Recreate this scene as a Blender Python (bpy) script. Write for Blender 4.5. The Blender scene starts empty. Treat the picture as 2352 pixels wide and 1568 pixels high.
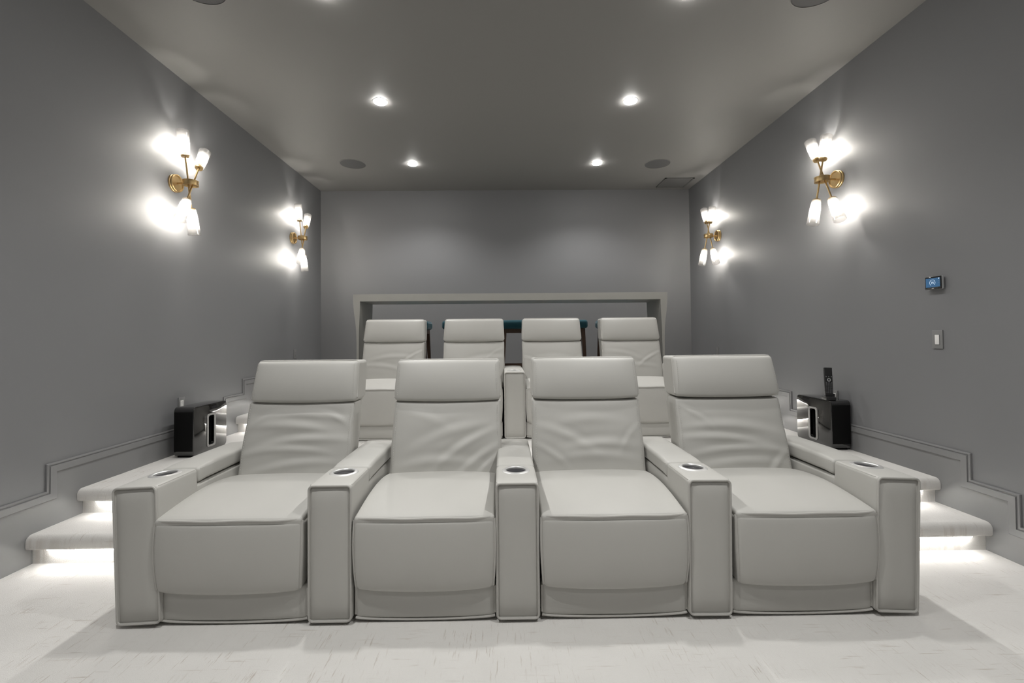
import bpy, bmesh, math, random
from mathutils import Vector, Matrix, noise as mnoise
PI = math.pi
random.seed(7)
S = bpy.context.scene
COL = S.collection

# ------------------------------------------------------------------ helpers
def lerp(a, b, t): return a + (b - a) * t
def sstep(a, b, x):
    t = min(1.0, max(0.0, (x - a) / (b - a))); return t * t * (3 - 2 * t)

class MB:
    """collects shapes and links them as one mesh object"""
    def __init__(s): s.v = []; s.f = []
    def add(s, vs, fs):
        o = len(s.v); s.v += [tuple(v) for v in vs]; s.f += [tuple(i + o for i in f) for f in fs]; return s
    def box(s, x0, x1, y0, y1, z0, z1):
        v = [(x, y, z) for z in (z0, z1) for y in (y0, y1) for x in (x0, x1)]
        return s.add(v, [(0, 2, 3, 1), (4, 5, 7, 6), (0, 1, 5, 4), (2, 6, 7, 3), (0, 4, 6, 2), (1, 3, 7, 5)])
    def rbox(s, x0, x1, y0, y1, z0, z1, r, n=(1, 1, 1), k=3, fn=None):
        """box with rounded edges, every face a grid; fn(x,y,z)->(x,y,z) bends it"""
        lo = (x0, y0, z0); hi = (x1, y1, z1); ax = []
        for a in range(3):
            h0, h1 = lo[a], hi[a]; rr = min(r, (h1 - h0) * .499)
            e = [h0 + rr * (1 - math.cos(PI / 4 * i / k) / 1) if False else h0 + rr * i / k for i in range(k)]
            m = [lerp(h0 + rr, h1 - rr, i / n[a]) for i in range(n[a] + 1)]
            ax.append(e + m + [h0 + h1 - q for q in reversed(e)])
        idx = {}; vs = []; fs = []
        def vid(i, j, l):
            key = (i, j, l)
            if key in idx: return idx[key]
            p = [ax[0][i], ax[1][j], ax[2][l]]
            c = [min(max(p[a], lo[a] + min(r, (hi[a] - lo[a]) * .499)), hi[a] - min(r, (hi[a] - lo[a]) * .499)) for a in range(3)]
            d = Vector([p[a] - c[a] for a in range(3)])
            if d.length > 1e-9:
                nz = [abs(q) for q in d]; rr = max(nz); d = d.normalized() * rr
            q = (c[0] + d[0], c[1] + d[1], c[2] + d[2])
            if fn: q = fn(*q)
            idx[key] = len(vs); vs.append(q); return idx[key]
        N = [len(a) - 1 for a in ax]
        for i in range(N[0]):
            for j in range(N[1]):
                fs.append((vid(i, j, 0), vid(i, j + 1, 0), vid(i + 1, j + 1, 0), vid(i + 1, j, 0)))
                fs.append((vid(i, j, N[2]), vid(i + 1, j, N[2]), vid(i + 1, j + 1, N[2]), vid(i, j + 1, N[2])))
        for i in range(N[0]):
            for l in range(N[2]):
                fs.append((vid(i, 0, l), vid(i + 1, 0, l), vid(i + 1, 0, l + 1), vid(i, 0, l + 1)))
                fs.append((vid(i, N[1], l), vid(i, N[1], l + 1), vid(i + 1, N[1], l + 1), vid(i + 1, N[1], l)))
        for j in range(N[1]):
            for l in range(N[2]):
                fs.append((vid(0, j, l), vid(0, j, l + 1), vid(0, j + 1, l + 1), vid(0, j + 1, l)))
                fs.append((vid(N[0], j, l), vid(N[0], j + 1, l), vid(N[0], j + 1, l + 1), vid(N[0], j, l + 1)))
        return s.add(vs, fs)
    def tube(s, pts, r, seg=8, closed=False, cap=True):
        pts = [Vector(p) for p in pts]; n = len(pts); vs = []; fs = []
        up = None
        for i, p in enumerate(pts):
            if closed: t = pts[(i + 1) % n] - pts[i - 1]
            else: t = pts[min(i + 1, n - 1)] - pts[max(i - 1, 0)]
            t.normalize()
            if up is None:
                up = Vector((0, 0, 1)) if abs(t.z) < .9 else Vector((0, 1, 0))
            a = t.cross(up).normalized(); b = a.cross(t).normalized(); up = b
            rr = r[i] if isinstance(r, (list, tuple)) else r
            for q in range(seg):
                an = 2 * PI * q / seg
                vs.append(p + a * math.cos(an) * rr + b * math.sin(an) * rr)
        m = n if closed else n - 1
        for i in range(m):
            for q in range(seg):
                i2 = (i + 1) % n; q2 = (q + 1) % seg
                fs.append((i * seg + q, i * seg + q2, i2 * seg + q2, i2 * seg + q))
        if cap and not closed:
            fs.append(tuple(range(seg))[::-1]); fs.append(tuple((n - 1) * seg + q for q in range(seg)))
        return s.add(vs, fs)
    def lathe(s, prof, mat=None, seg=32, close=False):
        """prof (r, h) turned about local z, placed by a 4x4 matrix"""
        vs = []; fs = []; n = len(prof)
        M = mat or Matrix.Identity(4)
        for r, h in prof:
            for q in range(seg):
                a = 2 * PI * q / seg
                vs.append(M @ Vector((r * math.cos(a), r * math.sin(a), h)))
        for i in range(n if close else n - 1):
            i2 = (i + 1) % n
            for q in range(seg):
                q2 = (q + 1) % seg
                fs.append((i * seg + q, i * seg + q2, i2 * seg + q2, i2 * seg + q))
        if not close:
            if prof[0][0] > 1e-6: fs.append(tuple(range(seg))[::-1])
            if prof[-1][0] > 1e-6: fs.append(tuple((n - 1) * seg + q for q in range(seg)))
        return s.add(vs, fs)
    def prism(s, poly, a0, a1, plane='yz'):
        """poly in a plane, pushed along the third axis from a0 to a1"""
        n = len(poly); vs = []
        for a in (a0, a1):
            for u, w in poly:
                vs.append({'yz': (a, u, w), 'xz': (u, a, w), 'xy': (u, w, a)}[plane])
        fs = [tuple(range(n)), tuple(range(2 * n - 1, n - 1, -1))]
        for i in range(n):
            j = (i + 1) % n; fs.append((i, i + n, j + n, j))
        return s.add(vs, fs)
    def mesh(s, name, mat, sharp=38):
        me = bpy.data.meshes.new(name); me.from_pydata(s.v, [], s.f)
        bm = bmesh.new(); bm.from_mesh(me)
        bmesh.ops.remove_doubles(bm, verts=bm.verts, dist=1e-6)
        bmesh.ops.recalc_face_normals(bm, faces=bm.faces)
        bm.to_mesh(me); bm.free()
        me.polygons.foreach_set('use_smooth', [True] * len(me.polygons))
        me.set_sharp_from_angle(angle=math.radians(sharp))
        if mat: me.materials.append(mat)
        me.update(); return me
    def build(s, name, mat, parent=None, sharp=38, loc=None):
        return link(name, s.mesh(name, mat, sharp), parent, loc)

def link(name, me, parent=None, loc=None):
    o = bpy.data.objects.new(name, me); COL.objects.link(o)
    if parent: o.parent = parent
    if loc: o.location = loc
    return o
def tag(o, label, cat, group=None, kind=None):
    if label: o['label'] = label
    if cat: o['category'] = cat
    if group: o['group'] = group
    if kind: o['kind'] = kind
    return o
def thing(name, label, cat, loc=(0, 0, 0), rz=0, group=None):
    o = bpy.data.objects.new(name, None); COL.objects.link(o)
    o.empty_display_size = .1
    o.location = loc; o.rotation_euler = (0, 0, rz)
    return tag(o, label, cat, group)
def structure(o): o['kind'] = 'structure'; return o
def copy_tree(o, parent=None):
    c = o.copy(); COL.objects.link(c)
    if parent: c.parent = parent
    for ch in list(o.children): copy_tree(ch, c)
    return c
def axis_matrix(origin, direction):
    d = Vector(direction).normalized()
    return Matrix.Translation(Vector(origin)) @ d.to_track_quat('Z', 'Y').to_matrix().to_4x4()

# ---------------------------------------------------------------- materials
def mat(name, base, rough=.5, metal=0, bump=None, var=None, spec=.5, emit=None, estr=0, coat=0, sheen=0):
    m = bpy.data.materials.new(name); m.use_nodes = True; nt = m.node_tree; N = nt.nodes; L = nt.links
    b = N['Principled BSDF']
    b.inputs['Base Color'].default_value = (*base, 1); b.inputs['Roughness'].default_value = rough
    b.inputs['Metallic'].default_value = metal; b.inputs['Specular IOR Level'].default_value = spec
    b.inputs['Coat Weight'].default_value = coat; b.inputs['Sheen Weight'].default_value = sheen
    if emit: b.inputs['Emission Color'].default_value = (*emit, 1); b.inputs['Emission Strength'].default_value = estr
    tc = N.new('ShaderNodeTexCoord')
    if var:                                             # (scale, amount)
        nz = N.new('ShaderNodeTexNoise'); nz.inputs['Scale'].default_value = var[0]; nz.inputs['Detail'].default_value = 4
        L.new(tc.outputs['Object'], nz.inputs['Vector'])
        mr = N.new('ShaderNodeMapRange'); mr.inputs['To Min'].default_value = 1 - var[1]; mr.inputs['To Max'].default_value = 1 + var[1]
        L.new(nz.outputs['Fac'], mr.inputs['Value'])
        mx = N.new('ShaderNodeMix'); mx.data_type = 'RGBA'; mx.blend_type = 'MULTIPLY'; mx.inputs['Factor'].default_value = 1
        mx.inputs['A'].default_value = (*base, 1); L.new(mr.outputs['Result'], mx.inputs['B']); L.new(mx.outputs['Result'], b.inputs['Base Color'])
    if bump:                                            # (scale, strength, distance)
        nz = N.new('ShaderNodeTexNoise'); nz.inputs['Scale'].default_value = bump[0]; nz.inputs['Detail'].default_value = 5
        L.new(tc.outputs['Object'], nz.inputs['Vector'])
        bp = N.new('ShaderNodeBump'); bp.inputs['Strength'].default_value = bump[1]; bp.inputs['Distance'].default_value = bump[2]
        L.new(nz.outputs['Fac'], bp.inputs['Height']); L.new(bp.outputs['Normal'], b.inputs['Normal'])
    return m

def carpet_material():
    m = mat('pale_carpet', (.74, .72, .685), .95, spec=.1, sheen=.15); nt = m.node_tree; N = nt.nodes; L = nt.links; b = N['Principled BSDF']
    geo = N.new('ShaderNodeNewGeometry')
    def streak(scale, lo, hi, maskscale, seed):
        mp = N.new('ShaderNodeMapping'); mp.inputs['Scale'].default_value = scale; mp.inputs['Location'].default_value = (seed, seed * .7, seed * .3)
        L.new(geo.outputs['Position'], mp.inputs['Vector'])
        nz = N.new('ShaderNodeTexNoise'); nz.inputs['Scale'].default_value = 1; nz.inputs['Detail'].default_value = 3; nz.inputs['Roughness'].default_value = .6
        L.new(mp.outputs['Vector'], nz.inputs['Vector'])
        mr = N.new('ShaderNodeMapRange'); mr.inputs['From Min'].default_value = lo; mr.inputs['From Max'].default_value = hi; mr.clamp = True
        L.new(nz.outputs['Fac'], mr.inputs['Value'])
        n2 = N.new('ShaderNodeTexNoise'); n2.inputs['Scale'].default_value = maskscale
        L.new(geo.outputs['Position'], n2.inputs['Vector'])
        m2 = N.new('ShaderNodeMapRange'); m2.inputs['From Min'].default_value = .40; m2.inputs['From Max'].default_value = .60; m2.clamp = True
        L.new(n2.outputs['Fac'], m2.inputs['Value'])
        mu = N.new('ShaderNodeMath'); mu.operation = 'MULTIPLY'; L.new(mr.outputs['Result'], mu.inputs[0]); L.new(m2.outputs['Result'], mu.inputs[1])
        return mu.outputs[0]
    a = streak((110, 9, 12), .59, .70, 3.6, 3.1); c = streak((6, 75, 75), .61, .74, 3.0, 9.7)
    mxv = N.new('ShaderNodeMath'); mxv.operation = 'MAXIMUM'; L.new(a, mxv.inputs[0]); L.new(c, mxv.inputs[1])
    # where the carpet bends over a nose its rows open and show darker lines
    bend = streak((26, 1.5, 2), .50, .64, 1.5, 5.3)
    sx = N.new('ShaderNodeSeparateXYZ'); L.new(geo.outputs['True Normal'], sx.inputs[0])
    ab = N.new('ShaderNodeMath'); ab.operation = 'ABSOLUTE'; L.new(sx.outputs['Z'], ab.inputs[0])
    st = N.new('ShaderNodeMapRange'); st.inputs['From Min'].default_value = .9; st.inputs['From Max'].default_value = .3; st.clamp = True; L.new(ab.outputs[0], st.inputs['Value'])
    bm_ = N.new('ShaderNodeMath'); bm_.operation = 'MULTIPLY'; L.new(bend, bm_.inputs[0]); L.new(st.outputs['Result'], bm_.inputs[1])
    b2 = N.new('ShaderNodeMath'); b2.operation = 'MULTIPLY'; b2.inputs[1].default_value = .75; L.new(bm_.outputs[0], b2.inputs[0])
    mxw = N.new('ShaderNodeMath'); mxw.operation = 'MAXIMUM'; L.new(mxv.outputs[0], mxw.inputs[0]); L.new(b2.outputs[0], mxw.inputs[1]); mxv = mxw
    sc = N.new('ShaderNodeMath'); sc.operation = 'MULTIPLY'; sc.inputs[1].default_value = .50; L.new(mxv.outputs[0], sc.inputs[0])
    cl = N.new('ShaderNodeTexNoise'); cl.inputs['Scale'].default_value = 5; L.new(geo.outputs['Position'], cl.inputs['Vector'])
    cr = N.new('ShaderNodeMix'); cr.data_type = 'RGBA'; cr.inputs['A'].default_value = (.66, .645, .62, 1); cr.inputs['B'].default_value = (.73, .715, .69, 1)
    L.new(cl.outputs['Fac'], cr.inputs['Factor'])
    mx = N.new('ShaderNodeMix'); mx.data_type = 'RGBA'; mx.inputs['B'].default_value = (.36, .29, .23, 1)
    L.new(sc.outputs[0], mx.inputs['Factor']); L.new(cr.outputs['Result'], mx.inputs['A']); L.new(mx.outputs['Result'], b.inputs['Base Color'])
    nz = N.new('ShaderNodeTexNoise'); nz.inputs['Scale'].default_value = 260; nz.inputs['Detail'].default_value = 3; L.new(geo.outputs['Position'], nz.inputs['Vector'])
    sb = N.new('ShaderNodeMath'); sb.operation = 'MULTIPLY_ADD'; L.new(mxv.outputs[0], sb.inputs[0]); sb.inputs[1].default_value = -.35; L.new(nz.outputs['Fac'], sb.inputs[2])
    bp = N.new('ShaderNodeBump'); bp.inputs['Strength'].default_value = .5; bp.inputs['Distance'].default_value = .004
    L.new(sb.outputs[0], bp.inputs['Height']); L.new(bp.outputs['Normal'], b.inputs['Normal'])
    return m

def glass_material():
    """seeded, lightly frosted lamp glass: lets most of the bulb's light through, scatters the rest"""
    m = bpy.data.materials.new('seeded_glass'); m.use_nodes = True; nt = m.node_tree; N = nt.nodes; L = nt.links
    N.remove(N['Principled BSDF']); out = N['Material Output']
    tr = N.new('ShaderNodeBsdfTransparent'); tr.inputs['Color'].default_value = (.80, .795, .785, 1)
    tl = N.new('ShaderNodeBsdfTranslucent'); tl.inputs['Color'].default_value = (.95, .94, .92, 1)
    df = N.new('ShaderNodeBsdfDiffuse'); df.inputs['Color'].default_value = (.9, .9, .88, 1)
    gl = N.new('ShaderNodeBsdfGlossy'); gl.inputs['Roughness'].default_value = .08
    fr = N.new('ShaderNodeLayerWeight'); fr.inputs['Blend'].default_value = .35
    tc = N.new('ShaderNodeTexCoord'); vz = N.new('ShaderNodeTexNoise'); vz.inputs['Scale'].default_value = 55; L.new(tc.outputs['Object'], vz.inputs['Vector'])
    mr = N.new('ShaderNodeMapRange'); mr.inputs['From Min'].default_value = .35; mr.inputs['From Max'].default_value = .75; mr.inputs['To Min'].default_value = .05; mr.inputs['To Max'].default_value = .16
    L.new(vz.outputs['Fac'], mr.inputs['Value'])
    bp = N.new('ShaderNodeBump'); bp.inputs['Strength'].default_value = .3; bp.inputs['Distance'].default_value = .002; L.new(vz.outputs['Fac'], bp.inputs['Height']); L.new(bp.outputs['Normal'], gl.inputs['Normal'])
    a = N.new('ShaderNodeMixShader'); L.new(tl.outputs[0], a.inputs[1]); L.new(df.outputs[0], a.inputs[2]); a.inputs[0].default_value = .4
    b = N.new('ShaderNodeMixShader'); L.new(mr.outputs['Result'], b.inputs[0]); L.new(tr.outputs[0], b.inputs[1]); L.new(a.outputs[0], b.inputs[2])
    c = N.new('ShaderNodeMixShader'); ml = N.new('ShaderNodeMath'); ml.operation = 'MULTIPLY'; ml.inputs[1].default_value = .55; L.new(fr.outputs['Facing'], ml.inputs[0])
    L.new(ml.outputs[0], c.inputs[0]); L.new(b.outputs[0], c.inputs[1]); L.new(gl.outputs[0], c.inputs[2])
    L.new(c.outputs[0], out.inputs['Surface']); return m

def emitter(name, col, strength):
    m = bpy.data.materials.new(name); m.use_nodes = True; N = m.node_tree.nodes; N.remove(N['Principled BSDF'])
    e = N.new('ShaderNodeEmission'); e.inputs['Color'].default_value = (*col, 1); e.inputs['Strength'].default_value = strength
    m.node_tree.links.new(e.outputs[0], N['Material Output'].inputs['Surface']); return m

EXPOSURE = 0.50
M = dict(
    wall=mat('grey_wall_paint', (.190, .192, .198), .55, bump=(180, .06, .002), spec=.35),
    ceil=mat('grey_ceiling_paint', (.215, .210, .202), .6, bump=(150, .05, .002), spec=.3),
    skirt=mat('grey_trim_paint', (.205, .206, .209), .4, spec=.4),
    carpet=carpet_material(),
    leather=mat('light_grey_leather', (.48, .473, .447), .46, bump=(420, .18, .0012), var=(6, .03), spec=.4),
    welt=mat('grey_leather_welt', (.46, .45, .425), .5, spec=.35),
    thread=mat('pale_thread', (.56, .55, .52), .7),
    gap=mat('black_underlining', (.012, .012, .012), .9),
    steel=mat('brushed_steel', (.66, .66, .65), .38, .55),
    chrome=mat('dark_cup_liner', (.012, .012, .016), .4, .0),
    brass=mat('aged_brass', (.60, .43, .21), .42, 1, bump=(90, .12, .001), var=(14, .14)),
    glass=glass_material(),
    bulb=emitter('lit_bulb', (1, .95, .89), 520),
    led=emitter('lit_led_tape', (1, .975, .94), 31),
    lens=emitter('lit_downlight_lens', (1, .98, .95), 100),
    gloss=mat('black_gloss_lacquer', (.012, .012, .012), .04, coat=1),
    matte=mat('black_matte_fabric', (.006, .006, .006), .8, bump=(600, .5, .001), spec=.12),
    trimgrey=mat('pale_grey_plastic', (.23, .227, .22), .4),
    blackpl=mat('black_plastic', (.018, .018, .019), .38),
    key=mat('grey_keys', (.22, .22, .23), .5),
    plate=mat('grey_plate', (.20, .20, .20), .45),
    white=mat('white_plastic', (.78, .77, .75), .35),
    screen=mat('blue_screen', (.02, .05, .10), .2, emit=(.055, .15, .29), estr=.42),
    glyph=emitter('lit_glyphs', (.75, .9, 1), .85),
    silver=mat('silver_plastic', (.50, .51, .51), .35, .3),
    bar=mat('taupe_bar_veneer', (.37, .365, .34), .4, var=(9, .05), spec=.4),
    teal=mat('teal_upholstery', (.010, .085, .115), .8, bump=(500, .4, .001), sheen=.2),
    walnut=mat('dark_walnut', (.075, .042, .026), .45, var=(30, .25)),
    vent=mat('dark_grey_vent', (.125, .124, .12), .5),
    grille=mat('grey_speaker_mesh', (.105, .105, .104), .7, bump=(700, .9, .002)),
)

# ------------------------------------------------------- room measures (m)
XL, XR, ZC, YB, YF0 = -2.625, 2.744, 3.376, 6.679, -3.2
H1, H2, H3, H4 = .165, .322, .48, .64              # step and platform heights
AL, AR = -1.70, 1.90                               # inner ends of the upper side steps

# ------------------------------------------------------------ room shell
structure(MB().box(XL - .12, XR + .12, YF0 - .12, YB + .12, -.12, 0).build('floor', M['carpet']))
structure(MB().box(XL - .12, XR + .12, YF0 - .12, YB + .12, ZC, ZC + .12).build('ceiling', M['ceil']))
structure(MB().box(XL - .12, XL, YF0, YB, 0, ZC).build('wall_left', M['wall']))
structure(MB().box(XR, XR + .12, YF0, YB, 0, ZC).build('wall_right', M['wall']))
structure(MB().box(XL - .12, XR + .12, YB, YB + .12, 0, ZC).build('wall_back', M['wall']))
structure(MB().box(XL - .12, XR + .12, YF0 - .12, YF0, 0, ZC).build('wall_front', M['wall']))

def step_profile(yr, h0, h, y1, nose=.040, th=.076):
    """side profile of a carpeted step: riser, bullnose, tread"""
    p = [(yr, h0), (yr, h - th), (yr - nose * .6, h - th)]
    yf = yr - nose
    for r, cz, a0 in ((.016, h - th + .016, -PI / 2), (.034, h - .034, -PI)):
        for i in range(6):
            a = a0 - PI / 2 * i / 5; p.append((yf + r + r * math.cos(a), cz + r * math.sin(a)))
    p += [(y1, h), (y1, h0)]
    return p
g = .006
def wob(me, amp=.003):
    for v in me.vertices:
        p = v.co; v.co = p + Vector((0, 1, 1)) * (amp * (mnoise.noise(p * 9)))
def step(name, x0, x1, yr, h0, h, y1):
    n = 36; b = MB(); prof = step_profile(yr, h0, h, y1); k = len(prof); vs = []; fs = []
    for i in range(n + 1):
        x = lerp(x0, x1, i / n)
        for (y, z) in prof:
            w = mnoise.noise(Vector((x * 7, y * 6, z * 6))) * .0035 if y < yr + .001 and z > h0 + .01 else 0
            vs.append((x, y + w, z + (w * .6 if z < h - .001 else 0)))
    for i in range(n):
        for j in range(k):
            j2 = (j + 1) % k; fs.append((i * k + j, (i + 1) * k + j, (i + 1) * k + j2, i * k + j2))
    fs.append(tuple(range(k))); fs.append(tuple(n * k + j for j in reversed(range(k))))
    return structure(b.add(vs, fs).build(name, M['carpet'], sharp=50))
step('carpeted_step', XL + .009, -1.60, 2.61, 0, H1, 2.915)
step('carpeted_step', 1.80, XR - .009, 2.61, 0, H1, 2.915)
step('carpeted_platform', XL + .009, XR - .009, 2.912, 0, H2, YB - .02)
step('carpeted_step', XL + .009, AL, 4.59, H2, H3, 4.91)
step('carpeted_step', AR, XR - .009, 4.59, H2, H3, 4.91)
step('carpeted_step', XL + .009, AL, 4.907, H2, H4, 5.10)
step('carpeted_step', AR, XR - .009, 4.907, H2, H4, 5.10)
step('carpeted_platform', XL + .009, XR - .009, 5.10, H2, H4, YB - .018)

# stepped skirting boards with their cap moulding
def trim_line(side):
    y1 = 2.36 if side == 'left' else 2.428
    return [(YF0, .20), (y1, .20), (y1, .372), (2.683, .372), (2.683, .526), (4.357, .526), (4.357, .694), (4.669, .694), (4.669, .835), (YB, .835)]
def offset_path(d, TRIM):
    """the trim line moved d inwards (down and away from the camera)"""
    out = []
    for i, (y, z) in enumerate(TRIM):
        yy = y + (d if 0 < i < len(TRIM) - 1 else 0); out.append((yy, z - d))
    return out
def skirting(side):
    x0, sgn = (XL, 1) if side == 'left' else (XR, -1)
    TRIM = trim_line(side)
    poly = offset_path(.006, TRIM) + [(YB, 0), (YF0, 0)]
    structure(MB().prism(poly, x0, x0 + sgn * .008, 'yz').build('baseboard_' + side, M['skirt']))
    b = MB()
    # moulding section: (offset along the board, thickness): thin outer bead, dip, broad flat, inner lip
    sec = [(0, 0), (0, .007), (.002, .011), (.010, .0125), (.012, .009), (.017, .009), (.0185, .0155), (.053, .0165), (.056, .0145), (.058, 0)]
    rows = [[(x0 + sgn * t, y, z) for (y, z) in offset_path(d, TRIM)] for d, t in sec]
    n = len(TRIM)
    vs = [p for r in rows for p in r]; fs = []
    for i in range(len(sec) - 1):
        for j in range(n - 1):
            fs.append((i * n + j, i * n + j + 1, (i + 1) * n + j + 1, (i + 1) * n + j))
    b.add(vs, fs)
    structure(b.build('trim_' + ('1' if side == 'left' else '2'), M['skirt'], sharp=12))
skirting('left'); skirting('right')
structure(MB().box(XL + .04, XR - .04, YB - .014, YB, H4, .83).build('baseboard_back', M['skirt']))

# light tapes tucked under the carpeted noses
def led(x0, x1, yr, h, label):
    o = thing('led_strip', label, 'strip light', ((x0 + x1) / 2, yr - .010, h - .082), group='strip lights under the carpeted steps')
    w = (x1 - x0) / 2
    MB().box(-w, w, -.007, .007, .004, .008).build('backing', M['white'], o)
    MB().box(-w, w, -.005, .005, 0, .004).build('light_tape', M['led'], o)
led(XL + .11, -1.62, 2.60, H1, 'glowing strip light under the lowest carpeted step on the left')
led(1.82, XR - .11, 2.60, H1, 'glowing strip light under the lowest carpeted step on the right')
led(XL + .11, -1.62, 2.902, H2, 'glowing strip light under the second carpeted step on the left')
led(1.82, XR - .11, 2.902, H2, 'glowing strip light under the second carpeted step on the right')
led(XL + .09, AL - .02, 4.58, H3, 'glowing strip light under the carpeted step behind the left black subwoofer')
led(AR + .02, XR - .09, 4.58, H3, 'glowing strip light under the carpeted step behind the right black subwoofer')
led(XL + .09, AL - .02, 4.897, H4, 'glowing strip light under the topmost left carpeted step')
led(AR + .02, XR - .09, 4.897, H4, 'glowing strip light under the topmost right carpeted step')

# ------------------------------------------------------------- recliners
def bulge(u):                                        # 0 at the edges, 1 in the middle, u in -1..1
    u = max(-1, min(1, u)); return (1 - u * u) ** .6 if abs(u) < 1 else 0
W2 = .304                                            # half the seat width
SLOPE = .2 / .65                                     # lean of the back: metres back per metre up
def lean(x, y, z): return (x, y + (z - .44) * SLOPE, z)
rnd = random.Random(3)

def kick_mesh():
    def fn(x, y, z):
        u = x / W2
        t = 1 - sstep(.0, .12, y)
        if z < .05: z -= .012 * bulge(u) * t * (1 - z / .05) * 1.0
        y -= .012 * bulge(u) * bulge((z - .085) / .075) * t
        return (x, y, z)
    return MB().rbox(-W2 - .002, W2 + .002, .020, .80, .018, .165, .018, (20, 8, 6), 3, fn).mesh('kick_panel', M['leather'])
def kick_welt():
    pts = []
    for i in range(25):
        u = -1 + 2 * i / 24; pts.append((u * (W2 - .002), .020, .023 - .012 * bulge(u)))
    out = [MB().tube(pts, .0055, 6).mesh('piping', M['welt'])]
    for sx in (-1, 1): out.append(MB().tube([(sx * (W2 - .002), .024, z) for z in (.034, .09, .15)], .005, 6).mesh('piping', M['welt']))
    return out
FZ0, FZ1 = .150, .452                                # leg rest pad, bottom and top
def pad_front(x, z):
    u = x / W2; w = (z - (FZ0 + FZ1) / 2) / ((FZ1 - FZ0) / 2)
    return -.030 * bulge(u) ** .8 * (.45 + .55 * bulge(w) if w < 0 else .80 + .20 * bulge(w)) - .012 * bulge(w)
def pad_side(z):                                     # the pad narrows a little towards its hem
    w = (z - FZ0) / (FZ1 - FZ0); return 1.012 - .028 * (1 - w) ** 1.5 + .012 * math.sin(PI * w)
def pad_mesh():
    def fn(x, y, z):
        t = 1 - sstep(0, .14, y); u = x / W2
        y += pad_front(x, z) * t
        if z < .25: z -= .016 * bulge(u) * (1 - (z - FZ0) / .1) * t if z < FZ0 + .1 else 0
        return (x * (1 + (pad_side(z) - 1)), y, z)
    return MB().rbox(-W2, W2, .005, .20, FZ0, FZ1, .022, (26, 6, 18), 4, fn).mesh('leg_rest', M['leather'])
def pad_welt():
    return [MB().tube([(sx * (W2 * pad_side(z) - .005), .012 + pad_front(sx * W2 * .98, z), z) for z in [lerp(FZ0 + .012, FZ1 - .004, i / 18) for i in range(19)]], .0055, 6).mesh('piping', M['welt']) for sx in (-1, 1)]
def stitches(pts, out, L=.0052, r=.0011):
    """a row of small stitches along a line, pushed out by out"""
    b = MB(); out = Vector(out)
    pts = [Vector(p) for p in pts]
    for i in range(len(pts) - 1):
        a, c = pts[i], pts[i + 1]; n = max(1, int((c - a).length / .0095))
        d = (c - a).normalized()
        for k in range(n):
            p = a + (c - a) * ((k + .5) / n) + out
            b.tube([p - d * L / 2, p + d * L / 2], r, 4)
    return b
def seat_top(x, y):
    u = x / W2; d = math.sin(PI * min(1, max(0, (y + .01) / .62))) ** .85
    return .452 + (.046 * d + .016 * sstep(0, .55, y)) * (.50 + .50 * bulge(u) ** .55) + .004 * bulge(u) ** .5
def seat_mesh():
    def fn(x, y, z):
        if z > .40:
            dz = seat_top(x, y) - .452
            z += dz * (z - .40) / .052
        if z < .44 and y < .1: y += .01
        y -= .017 * bulge(x / W2) * (1 - sstep(0, .2, y)) + .006 * (1 - sstep(0, .15, y))
        k = 1 - .020 * sstep(.10, .0, y) * 0
        return (x * k, y, z)
    return MB().rbox(-W2, W2, .0, .66, .30, .456, .011, (28, 28, 4), 3, fn).mesh('seat_cushion', M['leather'])
def seat_welt():
    b = MB(); pts = []
    for i in range(33):
        u = -1 + 2 * i / 32; x = u * (W2 - .004)
        pts.append((x, -.005 - .017 * bulge(u) + .009 * abs(u) ** 8, .4535 + .004 * bulge(u) ** .5 + .0014 * math.sin(u * 7)))
    b.tube(pts, .0055, 8)
    return [b.mesh('piping', M['welt'])]
PZ0, PZ1 = .40, .868                                 # back panel
HZ0, HZ1 = .872, 1.100                               # headrest
def folds(spec, x, z):
    s = 0
    for (cx, cz, ang, ln, wd, amp) in spec:
        c, q = math.cos(ang), math.sin(ang); dx, dz = x - cx, z - cz
        a = dx * c + dz * q; d = -dx * q + dz * c + .5 * (a * a) / max(ln, .05) * .25
        s += amp * math.exp(-(a / ln) ** 2) * (math.exp(-(d / wd) ** 2) - .55 * math.exp(-((d - wd * 1.7) / wd) ** 2))
    return s
def panel_front(x, z, spec):
    u = x / W2; w = (z - (PZ0 + PZ1) / 2) / ((PZ1 - PZ0) / 2)
    base = -.034 * bulge(u) ** .75 * bulge(w) ** .6
    n = mnoise.noise(Vector((x * 4, z * 9, len(spec) + spec[0][0] * 10))) * .004
    return base - (.8 * folds(spec, x, z) + n) * bulge(u) ** .35
def panel_mesh(spec):
    def fn(x, y, z):
        t = 1 - sstep(.0, .09, y)
        y += panel_front(x, z, spec) * t
        x *= 1 + .006 * math.sin(z * 23) - .010 * sstep(.78, .87, z)
        return lean(x, y + .548, z)
    return MB().rbox(-W2, W2, 0, .12, PZ0, PZ1, .016, (46, 3, 54), 3, fn).mesh('backrest', M['leather'])
def edge_x(z): return W2 * (1 + .006 * math.sin(z * 23) - .010 * sstep(.78, .87, z))
def panel_welt():
    return [MB().tube([lean(sx * (edge_x(z) - .004), .553, z) for z in [lerp(PZ0 + .02, PZ1 - .010, i / 16) for i in range(17)]], .0048, 6).mesh('piping', M['welt']) for sx in (-1, 1)]
def panel_stitch():
    return [stitches([lean(sx * (edge_x(z) - .018), .548 - .034 * bulge(.94) ** .75 * bulge((z - .634) / .234) ** .6 - .0045, z) for z in [lerp(PZ0 + .03, PZ1 - .02, i / 16) for i in range(17)]], (0, 0, 0)).mesh('stitching', M['thread']) for sx in (-1, 1)]
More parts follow.
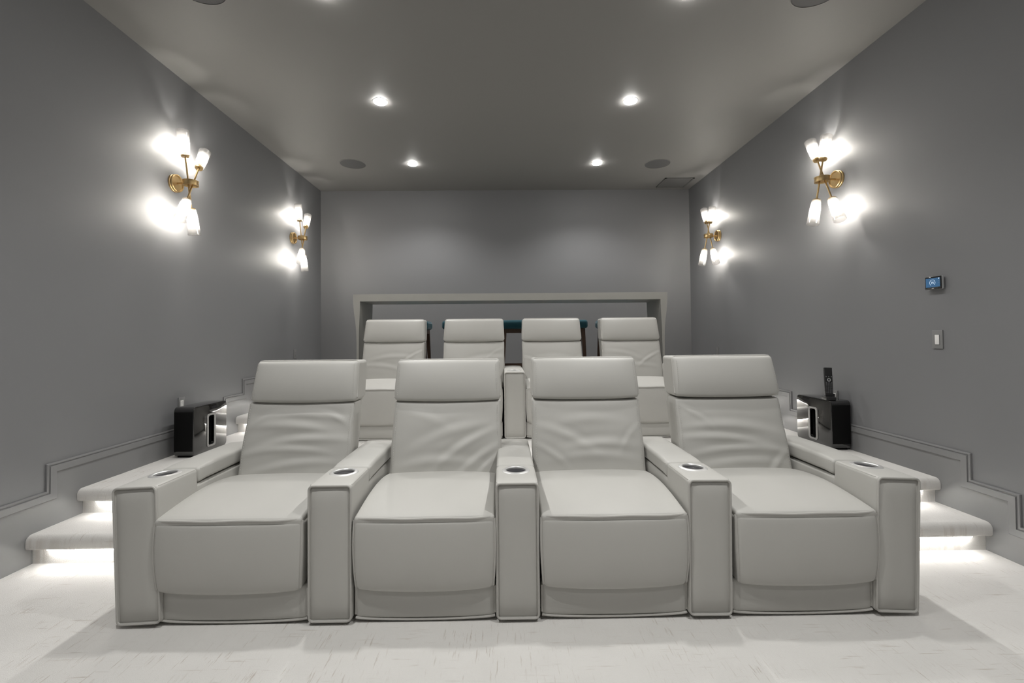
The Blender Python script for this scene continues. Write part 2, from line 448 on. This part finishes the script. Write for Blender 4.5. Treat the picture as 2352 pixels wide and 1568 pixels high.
def head_front(u, w):
    p = bulge((w - .15) / 1.0) ** .5 if w > .15 else bulge((w - .15) / 1.22) ** .95
    return -.052 * bulge(u) ** .5 * p - .010
def head_mesh():
    def fn(x, y, z):
        u = x / W2; w = (z - (HZ0 + HZ1) / 2) / ((HZ1 - HZ0) / 2)
        t = 1 - sstep(0, .11, y)
        y += head_front(u, w) * t
        if w < 0: z -= .010 * bulge(u) * (-w)
        x *= 1 - .022 * sstep(-.6, 1, w)
        return lean(x, y + .545, z)
    return MB().rbox(-W2, W2, 0, .15, HZ0, HZ1, .020, (30, 6, 20), 4, fn).mesh('headrest', M['leather'])
def head_welt():
    b = MB(); pts = []
    y0 = .540
    xs = W2 * .978 - .006
    loop = [(-W2 + .004, HZ0 + .016)] + [(-lerp(W2 - .004, xs, i / 8), lerp(HZ0 + .02, HZ1 - .016, i / 8)) for i in range(9)]
    loop += [(-xs + .012, HZ1 - .001)] + [(lerp(-xs + .03, xs - .03, i / 12), HZ1 + .001) for i in range(13)] + [(xs - .012, HZ1 - .001)]
    loop += [(lerp(xs, W2 - .004, i / 8), lerp(HZ1 - .016, HZ0 + .02, i / 8)) for i in range(9)]
    b.tube([lean(x, y0 - .004, z) for x, z in loop], .0062, 8)
    return [b.mesh('piping', M['welt'])]
def head_stitch():
    xs = W2 * .978
    return [stitches([lean(sx * (lerp(W2, xs, i / 8) - .021), .545 + head_front(.925, lerp(-.74, .82, i / 8)) - .003, lerp(HZ0 + .03, HZ1 - .02, i / 8)) for i in range(9)], (0, 0, 0)).mesh('stitching', M['thread']) for sx in (-1, 1)]
def shell_mesh():
    def fn(x, y, z): return lean(x, y, z)
    b = MB().rbox(-W2 + .008, W2 - .008, .655, .735, .30, 1.070, .03, (6, 3, 12), 4, fn)
    b.rbox(-W2 + .012, W2 - .012, .64, .85, .03, .40, .02, (4, 4, 4), 3)
    return b.mesh('back_shell', M['leather'])
def side_mesh():                                     # dark underframe seen in the slits beside the seat
    return MB().box(-W2 - .004, W2 + .004, .07, .60, .02, .40).mesh('underframe', M['gap'])

# armrest: front block with a cup holder, low rear body, padded lid
AW, AH, AD, AY = .094, .598, .272, .875
def rounded_rect(x0, x1, z0, z1, r, n=6):
    out = []
    for cx, cz, a0 in ((x1 - r, z1 - r, 0), (x0 + r, z1 - r, PI / 2), (x0 + r, z0 + r, PI), (x1 - r, z0 + r, 1.5 * PI)):
        for i in range(n + 1):
            a = a0 + PI / 2 * i / n; out.append((cx + r * math.cos(a), cz + r * math.sin(a)))
    return out
def arm_mesh():
    def fn(x, y, z):
        d = min(AW - abs(x), AH - z, z - .014)
        if y < .015: y += .008 * math.exp(-((d - .0125) / .005) ** 2)
        if y < .03: y -= .006 * bulge(x / AW) * bulge((z - .3) / .29)
        if z > .55: z += .004 * bulge(x / AW) * sstep(.0, .1, y)
        return (x, y, z)
    b = MB().rbox(-AW, AW, 0, AD, .014, AH, .016, (6, 8, 10), 3, fn)
    a = b.mesh('armrest', M['leather'])
    o = bpy.data.objects.new('block', a); COL.objects.link(o)
    c = MB().lathe([(.052, -.075), (.052, .08)], Matrix.Translation((0, .183, AH)), 40).build('cutter', None)
    md = o.modifiers.new('b', 'BOOLEAN'); md.operation = 'DIFFERENCE'; md.object = c; md.solver = 'EXACT'
    dg = bpy.context.evaluated_depsgraph_get(); dg.update()
    me = bpy.data.meshes.new_from_object(o.evaluated_get(dg))
    for q in (o, c): bpy.data.objects.remove(q)
    bm = bmesh.new(); bm.from_mesh(me)
    r = MB().rbox(-AW + .003, AW - .003, AD - .02, AY, .014, .522, .014, (4, 8, 8), 3)
    vs = [bm.verts.new(v) for v in r.v]
    for f in r.f: bm.faces.new([vs[i] for i in f])
    bmesh.ops.recalc_face_normals(bm, faces=bm.faces)
    bm.to_mesh(me); bm.free()
    me.polygons.foreach_set('use_smooth', [True] * len(me.polygons)); me.set_sharp_from_angle(angle=math.radians(38))
    me.materials.clear(); me.materials.append(M['leather']); me.name = 'armrest'
    return me
def lid_mesh():
    def fn(x, y, z):
        if z > .57: z += .010 * bulge(x / AW) * bulge((y - .575) / .31)
        if y < AD + .05: z -= .004
        return (x, y, z)
    return MB().rbox(-AW + .001, AW - .001, AD + .006, AY - .02, .531, .602, .016, (8, 12, 2), 4, fn).mesh('storage_lid', M['leather'])
def arm_welt():
    out = [MB().tube([(x, .0010, z) for x, z in rounded_rect(-AW + .004, AW - .004, .017, AH - .003, .018)], .0048, 8, closed=True).mesh('piping', M['welt'])]
    for sx in (-1, 1):
        out.append(MB().tube([(sx * (AW - .0055), y, AH - .0045) for y in (.02, .1, .2, AD - .02)], .0025, 6).mesh('piping', M['welt']))
    return out
def lid_welt():
    return [MB().tube([(sx * (AW - .004), y, .590) for y in (AD + .02, .45, .65, AY - .04)], .0028, 6).mesh('piping', M['welt']) for sx in (-1, 1)]
CUP = Matrix.Translation((0, .183, AH))
def cup_rim_mesh():
    return MB().lathe([(.046, -.004), (.0465, .004), (.050, .0075), (.058, .0075), (.066, .0035), (.067, -.001), (.052, -.004)], CUP, 48, close=True).mesh('cup_holder_rim', M['steel'])
def cup_well_mesh():
    return MB().lathe([(.0005, -.070), (.040, -.070), (.0455, -.064), (.0475, -.003)], CUP, 40).mesh('cup_holder_well', M['chrome'])

SH = dict(kick=kick_mesh(), kick_w=kick_welt(), pad=pad_mesh(), pad_w=pad_welt(), seat=seat_mesh(), seat_w=seat_welt(), panel_w=panel_welt(), panel_s=panel_stitch(),
          head=head_mesh(), head_w=head_welt(), head_s=head_stitch(), shell=shell_mesh(), under=side_mesh(),
          arm=arm_mesh(), lid=lid_mesh(), arm_w=arm_welt(), lid_w=lid_welt(), rim=cup_rim_mesh(), well=cup_well_mesh())
def seams(part, meshes):
    for me in meshes: link(me.name.split('.')[0], me, part)
def armrest(parent, x, tilt=0):
    a = link('armrest', SH['arm'], parent, (x, 0, .003 if tilt else 0)); a.rotation_euler = (0, tilt, 0)
    link('storage_lid', SH['lid'], a); seams(a, SH['arm_w']); seams(a, SH['lid_w'])
    link('cup_holder_rim', SH['rim'], a)['label'] = 'brushed steel cup holder rim'
    link('cup_holder_well', SH['well'], a)['label'] = 'dark cup holder well'
def recliner(loc, label, group, spec, arms, sx=1.0, rz=0, top=0, seat_dx=0, back_dx=0, head_dx=0, bsx=None, tilts=None):
    t = thing('recliner', label, 'recliner', loc, rz, group)
    k = link('kick_panel', SH['kick'], t); seams(k, SH['kick_w'])
    p = link('leg_rest', SH['pad'], t); seams(p, SH['pad_w'])
    c = link('seat_cushion', SH['seat'], t); seams(c, SH['seat_w'])
    b = link('backrest', panel_mesh(spec), t); seams(b, SH['panel_w']); seams(b, SH['panel_s'])
    h = link('headrest', SH['head'], t); seams(h, SH['head_w']); seams(h, SH['head_s'])
    e = link('back_shell', SH['shell'], t); link('underframe', SH['under'], t).scale.x = sx
    for q in (k, p, c): q.scale.x = sx
    p.location.x = c.location.x = seat_dx
    for q in (b, h, e): q.scale.x = bsx or sx; q.location.x = back_dx
    h.location.x += head_dx; h.location.z = top
    for x in arms: armrest(t, x, tilts.get(round(x + loc[0], 3), 0) if tilts else 0)
    return t
# folds: (x, z, angle, length, width, height) on each back
F1 = [(0, .80, .02, .26, .020, .009), (-.05, .745, -.05, .24, .022, .009), (.03, .67, .08, .24, .020, .010), (-.06, .62, .03, .22, .018, .008), (.02, .545, .10, .26, .020, .007), (.22, .78, -.5, .08, .012, .007), (-.22, .77, .6, .08, .012, .006)]
F2 = [(.10, .63, .55, .20, .020, .009), (.16, .55, .65, .16, .018, .008), (-.05, .55, .05, .20, .024, .007), (.02, .70, .3, .2, .025, .006), (.22, .52, .8, .10, .013, .008), (-.12, .78, -.3, .14, .022, .003)]
F3 = [(-.13, .68, -.40, .17, .022, .006), (.06, .63, .04, .20, .024, .008), (.02, .575, .0, .2, .022, .006), (.22, .66, .9, .10, .014, .005), (-.20, .58, -.6, .10, .015, .005), (.0, .76, .05, .2, .025, .004)]
F4 = [(0, .72, -.06, .26, .022, .008), (-.05, .655, -.10, .26, .020, .010), (.03, .60, .0, .26, .018, .008), (.0, .53, .05, .25, .020, .006), (.20, .50, .9, .10, .016, .009), (-.20, .78, -.6, .10, .013, .007)]
F5 = [(0, .72, .05, .2, .02, .006), (.18, .72, .6, .12, .012, .008), (-.1, .63, -.1, .2, .02, .006)]
F6 = [(.1, .70, .12, .22, .022, .009), (-.1, .62, -.1, .2, .02, .006), (.2, .75, .6, .1, .012, .006)]
F7 = [(0, .70, .0, .2, .025, .005), (.22, .66, .8, .1, .012, .007), (-.2, .68, -.4, .12, .014, .006)]
F8 = [(.18, .70, .5, .14, .013, .009), (0, .62, .05, .22, .02, .006), (-.1, .74, -.2, .18, .02, .004)]
FR = 'leather recliners of the front row'
YR = 2.012
ARMS = [-1.566, -.754, .056, .892, 1.708]
CX = [(-1.17, 1.035), (-.346, 1.0), (.478, 1.05), (1.306, 1.02)]
labs = ['light grey leather recliner at the left end of the front row',
        'light grey leather recliner second from the left in the front row',
        'light grey leather recliner third from the left in the front row',
        'light grey leather recliner at the right end of the front row']
TILT = {round(ARMS[0], 3): -.040, round(ARMS[3], 3): .010, round(ARMS[4], 3): .040}
for i, (cx, sx) in enumerate(CX):
    arms = [ARMS[i + 1] - cx] + ([ARMS[0] - cx] if i == 0 else [])
    recliner((cx, YR, 0), labs[i], FR, (F1, F2, F3, F4)[i], arms, sx, 0, (0, 0, .004, .008)[i], (-.016, 0, 0, .012)[i], (.006, .022, 0, 0)[i], (.014, .0, 0, 0)[i], (1.005, 1.015, 1.03, 1.015)[i], TILT)
BR = 'leather recliners of the raised back row'
labs = ['light grey leather recliner at the left end of the raised back row',
        'light grey leather recliner second from the left in the raised back row',
        'light grey leather recliner third from the left in the raised back row',
        'light grey leather recliner at the right end of the raised back row']
YR2, DX = 4.10, .03
for i, (cx, sx) in enumerate(CX):
    cx += DX; arms = [ARMS[i + 1] + DX + (.016 if i == 1 else 0) - cx] + ([ARMS[0] + DX - cx] if i == 0 else [])
    recliner((cx, YR2, H2), labs[i], BR, (F5, F6, F7, F8)[i], arms, 1.0, back_dx=(.016, .016, -.002, -.012)[i], bsx=(1.03, 1.03, 1.01, 1.0)[i])

# ------------------------------------------------------------------ bar
bar = thing('bar_counter', 'long taupe bar counter with waterfall ends behind the back row of recliners', 'bar counter', (.09, 5.15, H4))
BX0, BX1, BT, BD, BZ = -1.76, 1.765, .080, .50, 1.085
MB().prism([(BX0, BZ - .004), (BX0 + .004, BZ), (BX1 - .004, BZ), (BX1, BZ - .004), (BX1 - BT, BZ - BT), (BX0 + BT, BZ - BT)], 0, BD, 'xz').build('bar_top', M['bar'], bar)
def bar_leg(x, s):
    outer = [(0, 0), (.003, -.10), (.012, -.20), (.026, -.30), (.036, -.40), (.040, -.55), (.040, -BZ)]
    inner = [(.066, -BZ), (.066, -.55), (.068, -.40), (.073, -.28), (.078, -.18), (BT, -BT)]
    return MB().prism([(x + s * a, BZ + b) for a, b in outer + inner], 0, BD, 'xz').build('leg_panel', M['bar'], bar)
bar_leg(BX0, 1); bar_leg(BX1, -1)

# --------------------------------------------------------------- stools
def make_stool():
    t = thing('bar_stool', '', 'stool', (0, 0, 0), 0, 'teal bar stools behind the bar counter')
    MB().rbox(-.24, .24, -.20, .20, .695, .800, .034, (8, 8, 2), 4, lambda x, y, z: (x, y, z + .006 * bulge(x / .24) * bulge(y / .2) * (1 if z > .75 else 0))).build('seat', M['teal'], t)
    MB().box(-.205, .205, -.165, .165, .645, .696).build('seat_frame', M['walnut'], t)
    for sx in (-1, 1):
        for sy in (-1, 1):
            a = Vector((sx * .182, sy * .150, .69)); c = Vector((sx * .214, sy * .17, 0)); b = MB(); vs = []
            for p, w in ((a, .024), (c, .014)):
                vs += [(p.x - w, p.y - w, p.z), (p.x + w, p.y - w, p.z), (p.x + w, p.y + w, p.z), (p.x - w, p.y + w, p.z)]
            b.add(vs, [(0, 1, 2, 3), (7, 6, 5, 4), (0, 4, 5, 1), (1, 5, 6, 2), (2, 6, 7, 3), (3, 7, 4, 0)]).build('leg', M['walnut'], t)
    for sy in (-1, 1): MB().box(-.205, .205, sy * .178 - .009, sy * .178 + .009, .22, .25).build('stretcher', M['walnut'], t)
    for sx in (-1, 1): MB().box(sx * .211 - .009, sx * .211 + .009, -.17, .17, .30, .33).build('stretcher', M['walnut'], t)
    return t
stool = make_stool()
sl = ['teal bar stool showing just right of the leftmost back row recliner',
      'teal bar stool peeking out left of the second recliner of the back row',
      'teal bar stool showing its dark frame between the two middle back row recliners',
      'teal bar stool showing just right of the third recliner of the back row',
      'teal bar stool peeking out left of the rightmost back row recliner']
for i, x in enumerate((-1.160, -.510, .205, .812, 1.452)):
    o = stool if i == 0 else copy_tree(stool)
    o.location = (x, 5.86, H4); o['label'] = sl[i]

# -------------------------------------------------------------- sconces
SCG = 'four-lamp brass sconces on the side walls'
def sconce(side, y, z, rods, label):
    x0, s = (XL, 1) if side == 'left' else (XR, -1)
    t = thing('wall_sconce', label, 'wall lamp', (x0, y, z), 0, SCG)
    B = axis_matrix((0, 0, 0), (s, 0, 0))
    MB().lathe([(.0005, 0), (.070, 0), (.071, .004), (.071, .012), (.068, .015), (.070, .018), (.070, .030), (.066, .034), (.060, .034), (.057, .026), (.0005, .026)], B, 48).build('backplate', M['brass'], t)
    n = .132
    MB().tube([(s * .02, 0, 0), (s * (n - .03), 0, 0)], .0075, 12).build('support_arm', M['brass'], t)
    MB().lathe([(.040, -.013), (.050, -.021), (.055, -.021), (.056, -.014), (.0535, -.009), (.0535, .009), (.056, .014), (.056, .020), (.051, .022), (.040, .016)], Matrix.Translation((s * n, 0, 0)), 48, close=True).lathe([(.0005, -.008), (.042, -.010), (.042, .012), (.0005, .012)], Matrix.Translation((s * n, 0, 0)), 32).build('hub_ring', M['brass'], t)
    for k, (dn, dy, dz) in enumerate(rods):
        d = Vector((s * dn, dy, dz)); L = d.length; d.normalize()
        side_off = Vector((s * .012 * (1 if k else -1), .010 * (1 if k else -1), 0))
        c0 = Vector((s * n, 0, 0)) + side_off
        sh = .205; half = L / 2 - sh
        r = MB().tube([c0 - d * half, c0 + d * half], .0065, 10).build('lamp_rod', M['brass'], t)
        for e in (1, -1):
            A = axis_matrix(c0 + d * e * half, d * e)
            MB().lathe([(.0005, -.006), (.027, -.006), (.029, -.003), (.029, .009), (.026, .012), (.0005, .012)], A, 32).lathe([(.0005, .012), (.0125, .012), (.0125, .052), (.009, .056), (.0005, .056)], A, 20).build('socket_cap', M['brass'], r)
            MB().lathe([(.031, .004), (.0335, .004), (.0355, .02), (.0455, sh), (.0440, sh + .002), (.0428, sh), (.0332, .02)], A, 40, close=True).build('glass_shade', M['glass'], r)
            MB().lathe([(.0005, .054), (.008, .055), (.0125, .064), (.0135, .085), (.0120, .103), (.007, .113), (.0005, .116)], A, 16).build('bulb', M['bulb'], r)
LA = [(-.06, -.06, .823), (-.075, .405, .675)]
RA = [(-.012, .340, .750), (-.18, .07, .745)]
sconce('left', 3.701, 2.487, LA, 'larger looking nearer brass sconce with four lit glass shades on the left wall')
sconce('left', 5.769, 2.495, LA, 'farther brass sconce with four lit shades on the left wall near the corner')
sconce('right', 3.698, 2.494, RA, 'larger looking nearer brass sconce with four lit glass shades on the right wall')
sconce('right', 5.774, 2.492, RA, 'farther brass sconce with four lit shades on the right wall near the corner')

# ----------------------------------------------------------- subwoofers
def subwoofer(side, label):
    s = 1 if side == 'right' else -1
    xf, xw = (2.570, 2.728) if s > 0 else (-2.390, -2.546)   # glossy face, wall side
    y0, y1, z0, z1 = 3.596, 4.022, H2, H2 + .389
    t = thing('subwoofer', label, 'speaker', ((xf + xw) / 2, (y0 + y1) / 2, z0), 0, 'black subwoofers on the platform')
    dx, dy, dz = abs(xw - xf) / 2, (y1 - y0) / 2, z1 - z0
    hole = (-.036, .036, .058, .296)                          # slot in y and z
    ring = rounded_rect(-dy, dy, .010, dz, .034, 8)           # outer outline in (y, z)
    n = len(ring)
    slot = rounded_rect(hole[0], hole[1], hole[2], hole[3], .016, 8)
    b = MB(); e = .006
    rows = []
    xs = -s * dx                                              # local x of the glossy face
    def inset(r, d):                                          # pull an outline towards its middle
        return [(y * (1 - d / dy), dz / 2 + .005 + (z - dz / 2 - .005) * (1 - d / (dz / 2))) for y, z in r]
    for x, d in ((xs, e), (xs + s * e * .3, e * .3), (xs + s * e, 0), (-xs - s * e, 0), (-xs, e)):
        rows.append([(x, y, z) for y, z in inset(ring, d)])
    vs = [p for r in rows for p in r]; fs = []
    for i in range(len(rows) - 1):
        for j in range(n): fs.append((i * n + j, i * n + (j + 1) % n, (i + 1) * n + (j + 1) % n, (i + 1) * n + j))
    o = len(vs); vs += [(xs, y, z) for y, z in slot]          # face with the slot left open
    for j in range(n): fs.append((j, (j + 1) % n, o + (j + 1) % n, o + j))
    o2 = len(vs); vs += [(xs + s * .07, y, z) for y, z in slot]
    for j in range(n): fs.append((o + j, o + (j + 1) % n, o2 + (j + 1) % n, o2 + j))
    fs.append(tuple(o2 + j for j in range(n))); fs.append(tuple(4 * n + j for j in range(n)))
    b.add(vs, fs).build('cabinet', M['gloss'], t, sharp=30)
    MB().rbox(-dx + .007, dx - .007, -dy - .0018, -dy + .01, .05, dz - .036, .001, (1, 1, 1), 1).build('side_panel', M['matte'], t)['label'] = 'matte black narrow side'
    # pale frame around the slot
    r2 = rounded_rect(hole[0] - .020, hole[1] + .020, hole[2] - .014, hole[3] + .014, .024, 8)
    vs = []; 
    for x, rr in ((xs, r2), (xs - s * .004, r2), (xs - s * .004, slot), (xs + s * .02, slot)): vs += [(x, y, z) for y, z in rr]
    fs = [(i * n + j, i * n + (j + 1) % n, (i + 1) * n + (j + 1) % n, (i + 1) * n + j) for i in range(3) for j in range(n)]
    MB().add(vs, fs).build('port_frame', M['trimgrey'], t)['label'] = 'pale grey frame around the slot'
    x2 = xs + s * .066
    MB().box(min(x2, x2 + s * .003), max(x2, x2 + s * .003), hole[0], hole[1], hole[2], hole[3]).build('port', M['matte'], t)
    MB().box(-dx + .02, dx - .02, -dy + .02, dy - .02, 0, .012).build('foot', M['matte'], t)
subwoofer('left', 'glossy black subwoofer with a pale framed slot by the left wall')
subwoofer('right', 'glossy black subwoofer by the right wall with a remote standing on it')

# remote control in its charging dock
dock = thing('charging_dock', 'small black charging dock on top of the right subwoofer, holding the remote', 'dock', (2.592, 3.645, H2 + .389), math.radians(-8))
MB().rbox(-.038, .038, -.032, .036, 0, .024, .006, (1, 1, 1), 3).build('dock_base', M['blackpl'], dock)
MB().rbox(-.035, .035, -.016, .018, .022, .030, .003, (1, 1, 1), 2).build('cradle', M['blackpl'], dock)
rem = thing('remote_control', 'black slim remote control with small grey keys standing upright in its dock', 'remote', (2.592, 3.646, H2 + .389 + .030), math.radians(-8))
rem.rotation_euler = (math.radians(-7), math.radians(2), math.radians(-8))
MB().rbox(-.029, .029, -.009, .009, 0, .226, .004, (1, 1, 1), 3).build('case', M['blackpl'], rem)
MB().box(-.025, .025, -.0102, -.0088, .166, .220).build('display', M['gloss'], rem)
MB().lathe([(.0075, 0), (.0075, .003), (.0135, .003), (.0135, 0)], axis_matrix((0, -.0088, .128), (0, -1, 0)), 28, close=True).build('control_ring', M['silver'], rem)
for z, n, w in ((.156, 3, .008), (.151, 3, .006), (.106, 3, .008), (.098, 4, .006), (.088, 4, .006), (.078, 4, .006), (.068, 4, .006), (.056, 4, .006), (.046, 4, .006), (.036, 4, .006), (.026, 4, .006)):
    for i in range(n):
        x = lerp(-.019, .019, i / (n - 1))
        MB().rbox(x - w / 2, x + w / 2, -.0108, -.0085, z - .002, z + .002, .0008, (1, 1, 1), 1).build('button', M['key'], rem)

# ------------------------------------------------------ wall fittings
def wall_frame(side, y, z): return ((XL if side == 'left' else XR), y, z), (1 if side == 'left' else -1)
def outlet(side, y, z, label, white=True):
    loc, s = wall_frame(side, y, z)
    t = thing('power_outlet', label, 'outlet', loc, group='power outlets on the side walls')
    MB().rbox(*sorted((0, s * .006)), -.036, .036, -.0585, .0585, .002, (1, 1, 1), 2).build('cover_plate', M['plate'], t)
    f = MB().rbox(*sorted((s * .005, s * .009)), -.017, .017, -.034, .034, .001, (1, 1, 1), 2).build('receptacle', M['white' if white else 'plate'], t)
    for zz in (.019, -.019):
        q = MB()
        for yy, h in ((-.0065, .004), (.0065, .005)): q.box(*sorted((s * .0085, s * .0093)), yy - .001, yy + .001, zz - h, zz + h)
        q.box(*sorted((s * .0085, s * .0093)), -.002, .002, zz - .012, zz - .009)
        q.build('socket_slots', M['blackpl'], f)
outlet('left', 3.795, .708, 'grey power outlet on the left wall just above the left subwoofer')
outlet('right', 3.79, .712, 'grey power outlet on the right wall behind the remote, a black plug in it')
outlet('left', 5.844, 1.045, 'faint grey power outlet low on the left wall near the back corner', False)
outlet('right', 5.866, 1.025, 'faint grey power outlet low on the right wall near the back corner', False)
plug = thing('power_plug', 'small black plug in the outlet behind the remote', 'plug', (XR - .009, 3.79, .731))
MB().rbox(-.014, 0, -.013, .013, -.011, .011, .004, (1, 1, 1), 2).build('plug_body', M['blackpl'], plug)
MB().tube([(-.012, 0, -.006), (-.012, .006, -.02), (-.004, .012, -.04), (-.002, .02, -.09)], .003, 8).build('cable', M['blackpl'], plug)

th = thing('thermostat', 'small black framed thermostat with a lit blue screen reading 75', 'thermostat', (XR, 2.868, 1.549))
MB().rbox(-.006, 0, -.045, .045, -.034, .034, .004, (1, 1, 1), 2).build('wall_plate', M['silver'], th)
MB().rbox(-.024, -.004, -.0545, .0545, -.041, .041, .007, (1, 1, 1), 4).build('housing', M['silver'], th)
MB().rbox(-.0285, -.0225, -.0545, .0545, -.041, .041, .003, (1, 1, 1), 2).build('bezel', M['gloss'], th)
MB().box(-.0292, -.0282, -.0475, .0475, -.026, .031).build('screen', M['screen'], th)
def text_mesh(body, size):
    c = bpy.data.curves.new('t', 'FONT'); c.body = body; c.size = size; c.align_x = 'CENTER'; c.align_y = 'CENTER'; c.extrude = .0002
    o = bpy.data.objects.new('t', c); COL.objects.link(o)
    dg = bpy.context.evaluated_depsgraph_get(); dg.update()
    me = bpy.data.meshes.new_from_object(o.evaluated_get(dg)); bpy.data.objects.remove(o); return me
tm = text_mesh('75', .019); tm.materials.clear(); tm.materials.append(M['glyph'])
to = link('numerals', tm, th); to.matrix_local = Matrix(((0, 0, -1, -.0294), (-1, 0, 0, .002), (0, 1, 0, .001), (0, 0, 0, 1)))
arc = MB()
arc.tube([(-.0294, .002 - .0185 * math.sin(a), .002 + .0185 * math.cos(a)) for a in [lerp(-2.45, 2.45, i / 40) for i in range(41)]], .0007, 5)
arc.build('dial_arc', M['glyph'], th)
for z in (.026,): MB().box(-.0295, -.029, -.044, -.038, z - .003, z + .003).build('icon', M['glyph'], th)
for z in (.013, .001): MB().box(-.0295, -.029, -.0445, -.0375, z - .0012, z + .0012).build('icon', M['key'], th)
MB().box(-.0295, -.029, -.004, .009, -.0225, -.0215).build('icon', M['key'], th)
mk = MB()
for i in range(6): mk.box(-.0291, -.0283, -.0065 + i * .0025, -.0065 + i * .0025 + .0018, -.0355, -.0325)
mk.build('brand_mark', M['white'], th)

sw = thing('light_switch', 'grey light switch plate with a narrow white paddle below the thermostat', 'switch', (XR, 2.872, 1.194))
MB().rbox(-.007, 0, -.035, .035, -.0585, .0585, .002, (1, 1, 1), 2).build('cover_plate', M['plate'], sw)
MB().rbox(-.0078, -.006, -.0165, .0145, -.034, .030, .001, (1, 1, 1), 2).build('switch_bezel', M['blackpl'], sw)
MB().rbox(-.0105, -.006, -.0150, .0130, -.0325, .0285, .0015, (1, 1, 1), 2).build('paddle', M['white'], sw)['label'] = 'white paddle'

# ------------------------------------------------------------- ceiling
def downlight(x, y, label, power, grp='recessed downlights'):
    t = thing('downlight', label, 'ceiling light', (x, y, ZC), 0, grp)
    MB().lathe([(.058, 0), (.068, 0), (.067, -.002), (.060, -.003), (.057, -.001)], None, 40, close=True).build('trim_ring', M['ceil'], t)
    MB().lathe([(.057, -.001), (.055, -.010), (.042, -.016), (.022, -.0185), (.0005, -.019)], None, 32).build('lens', M['lens'], t)
    l = bpy.data.lights.new('downlight_beam', 'SPOT'); l.energy = power; l.spot_size = math.radians(136 if y > 5 else 122); l.spot_blend = .6
    l.shadow_soft_size = .045; l.color = (1, .993, .972)
    o = bpy.data.objects.new('downlight_beam', l); COL.objects.link(o); o.parent = t; o.location = (0, 0, -.03)
    return t
DX0, DX1 = -1.093, 1.181
names = {2.80: 'nearest ceiling row, cut by the photo edge', 4.145: 'middle ceiling row', 5.645: 'back ceiling row near the back wall'}
for y, pw in ((5.645, 60), (4.145, 38), (2.80, 38), (1.15, 90), (-.35, 14)):  # the rows nearest the front wall are unseen, added as fill on seat fronts
    for x in (DX0, DX1):
        side = 'left' if x < 0 else 'right'
        nm = names.get(y, '%s unseen ceiling row, added to light the seat fronts' % {1.15: 'first', -.35: 'second'}.get(y))
        downlight(x, y, 'round lit %s downlight in the %s' % (side, nm), pw)
def ceiling_speaker(x, y, label):
    t = thing('ceiling_speaker', label, 'ceiling speaker', (x, y, ZC), 0, 'round speakers in the ceiling')
    MB().lathe([(.150, 0), (.158, 0), (.157, -.004), (.151, -.005)], None, 64, close=True).build('rim', M['ceil'], t)
    MB().lathe([(.151, -.002), (.10, -.0035), (.0005, -.004)], None, 64).build('grille', M['grille'], t)
ceiling_speaker(-1.825, 5.640, 'round grey ceiling speaker at the back, left of the back left downlight')
ceiling_speaker(1.944, 5.675, 'round grey ceiling speaker at the back, in front of the air vent')
ceiling_speaker(-1.835, 2.775, 'round grey ceiling speaker cut by the top of the photo, left')
ceiling_speaker(1.985, 2.800, 'round grey ceiling speaker cut by the top of the photo, right')
vent = thing('air_vent', 'rectangular grey air vent in the ceiling by the back right corner', 'vent', (2.422, 6.37, ZC))
vx, vy = .200, .192
fr = MB()
fr.box(-vx, vx, -vy, -vy + .022, -.012, 0); fr.box(-vx, vx, vy - .022, vy, -.012, 0)
fr.box(-vx, -vx + .022, -vy, vy, -.012, 0); fr.box(vx - .022, vx, -vy, vy, -.012, 0)
fr.build('frame', M['vent'], vent)
MB().box(-vx + .02, vx - .02, -vy + .02, vy - .02, -.001, 0).build('duct', M['gap'], vent)
for i in range(14):
    y = lerp(-vy + .035, vy - .035, i / 13)
    MB().add([(-vx + .02, y - .010, -.003), (vx - .02, y - .010, -.003), (vx - .02, y + .012, -.009), (-vx + .02, y + .012, -.009),
              (-vx + .02, y - .010, -.0045), (vx - .02, y - .010, -.0045), (vx - .02, y + .012, -.0105), (-vx + .02, y + .012, -.0105)],
             [(0, 1, 2, 3), (7, 6, 5, 4), (0, 4, 5, 1), (2, 6, 7, 3), (1, 5, 6, 2), (3, 7, 4, 0)]).build('slat', M['vent'], vent)

# -------------------------------------------------------------- camera
yaw, pitch, roll, f = .0123, .0204, -.0088, 1058.13
fw = Vector((math.sin(yaw) * math.cos(pitch), math.cos(yaw) * math.cos(pitch), math.sin(pitch)))
r = Vector((math.cos(yaw), -math.sin(yaw), 0)); u = r.cross(fw)
r2 = r * math.cos(roll) + u * math.sin(roll); u2 = -r * math.sin(roll) + u * math.cos(roll)
cd = bpy.data.cameras.new('camera'); cam = bpy.data.objects.new('camera', cd); COL.objects.link(cam)
cam.matrix_world = Matrix(((r2.x, u2.x, -fw.x, 0), (r2.y, u2.y, -fw.y, 0), (r2.z, u2.z, -fw.z, 1.23), (0, 0, 0, 1)))
cd.sensor_width = 36; cd.lens = f / 2352 * 36
cd.shift_x = (1176 - 1167.96) / 2352; cd.shift_y = (752.96 - 784) / 2352
cd.clip_start = .05
S.camera = cam

w = bpy.data.worlds.new('world'); S.world = w; w.use_nodes = True
w.node_tree.nodes['Background'].inputs['Color'].default_value = (0, 0, 0, 1)
S.view_settings.view_transform = 'Standard'; S.view_settings.look = 'None'; S.view_settings.gamma = 1
S.view_settings.use_curve_mapping = False; S.view_settings.exposure = EXPOSURE
S.cycles.use_denoising = True
S.cycles.max_bounces = 10; S.cycles.diffuse_bounces = 6; S.cycles.transparent_max_bounces = 16
S.cycles.caustics_reflective = False; S.cycles.caustics_refractive = False
S.cycles.sample_clamp_indirect = 6
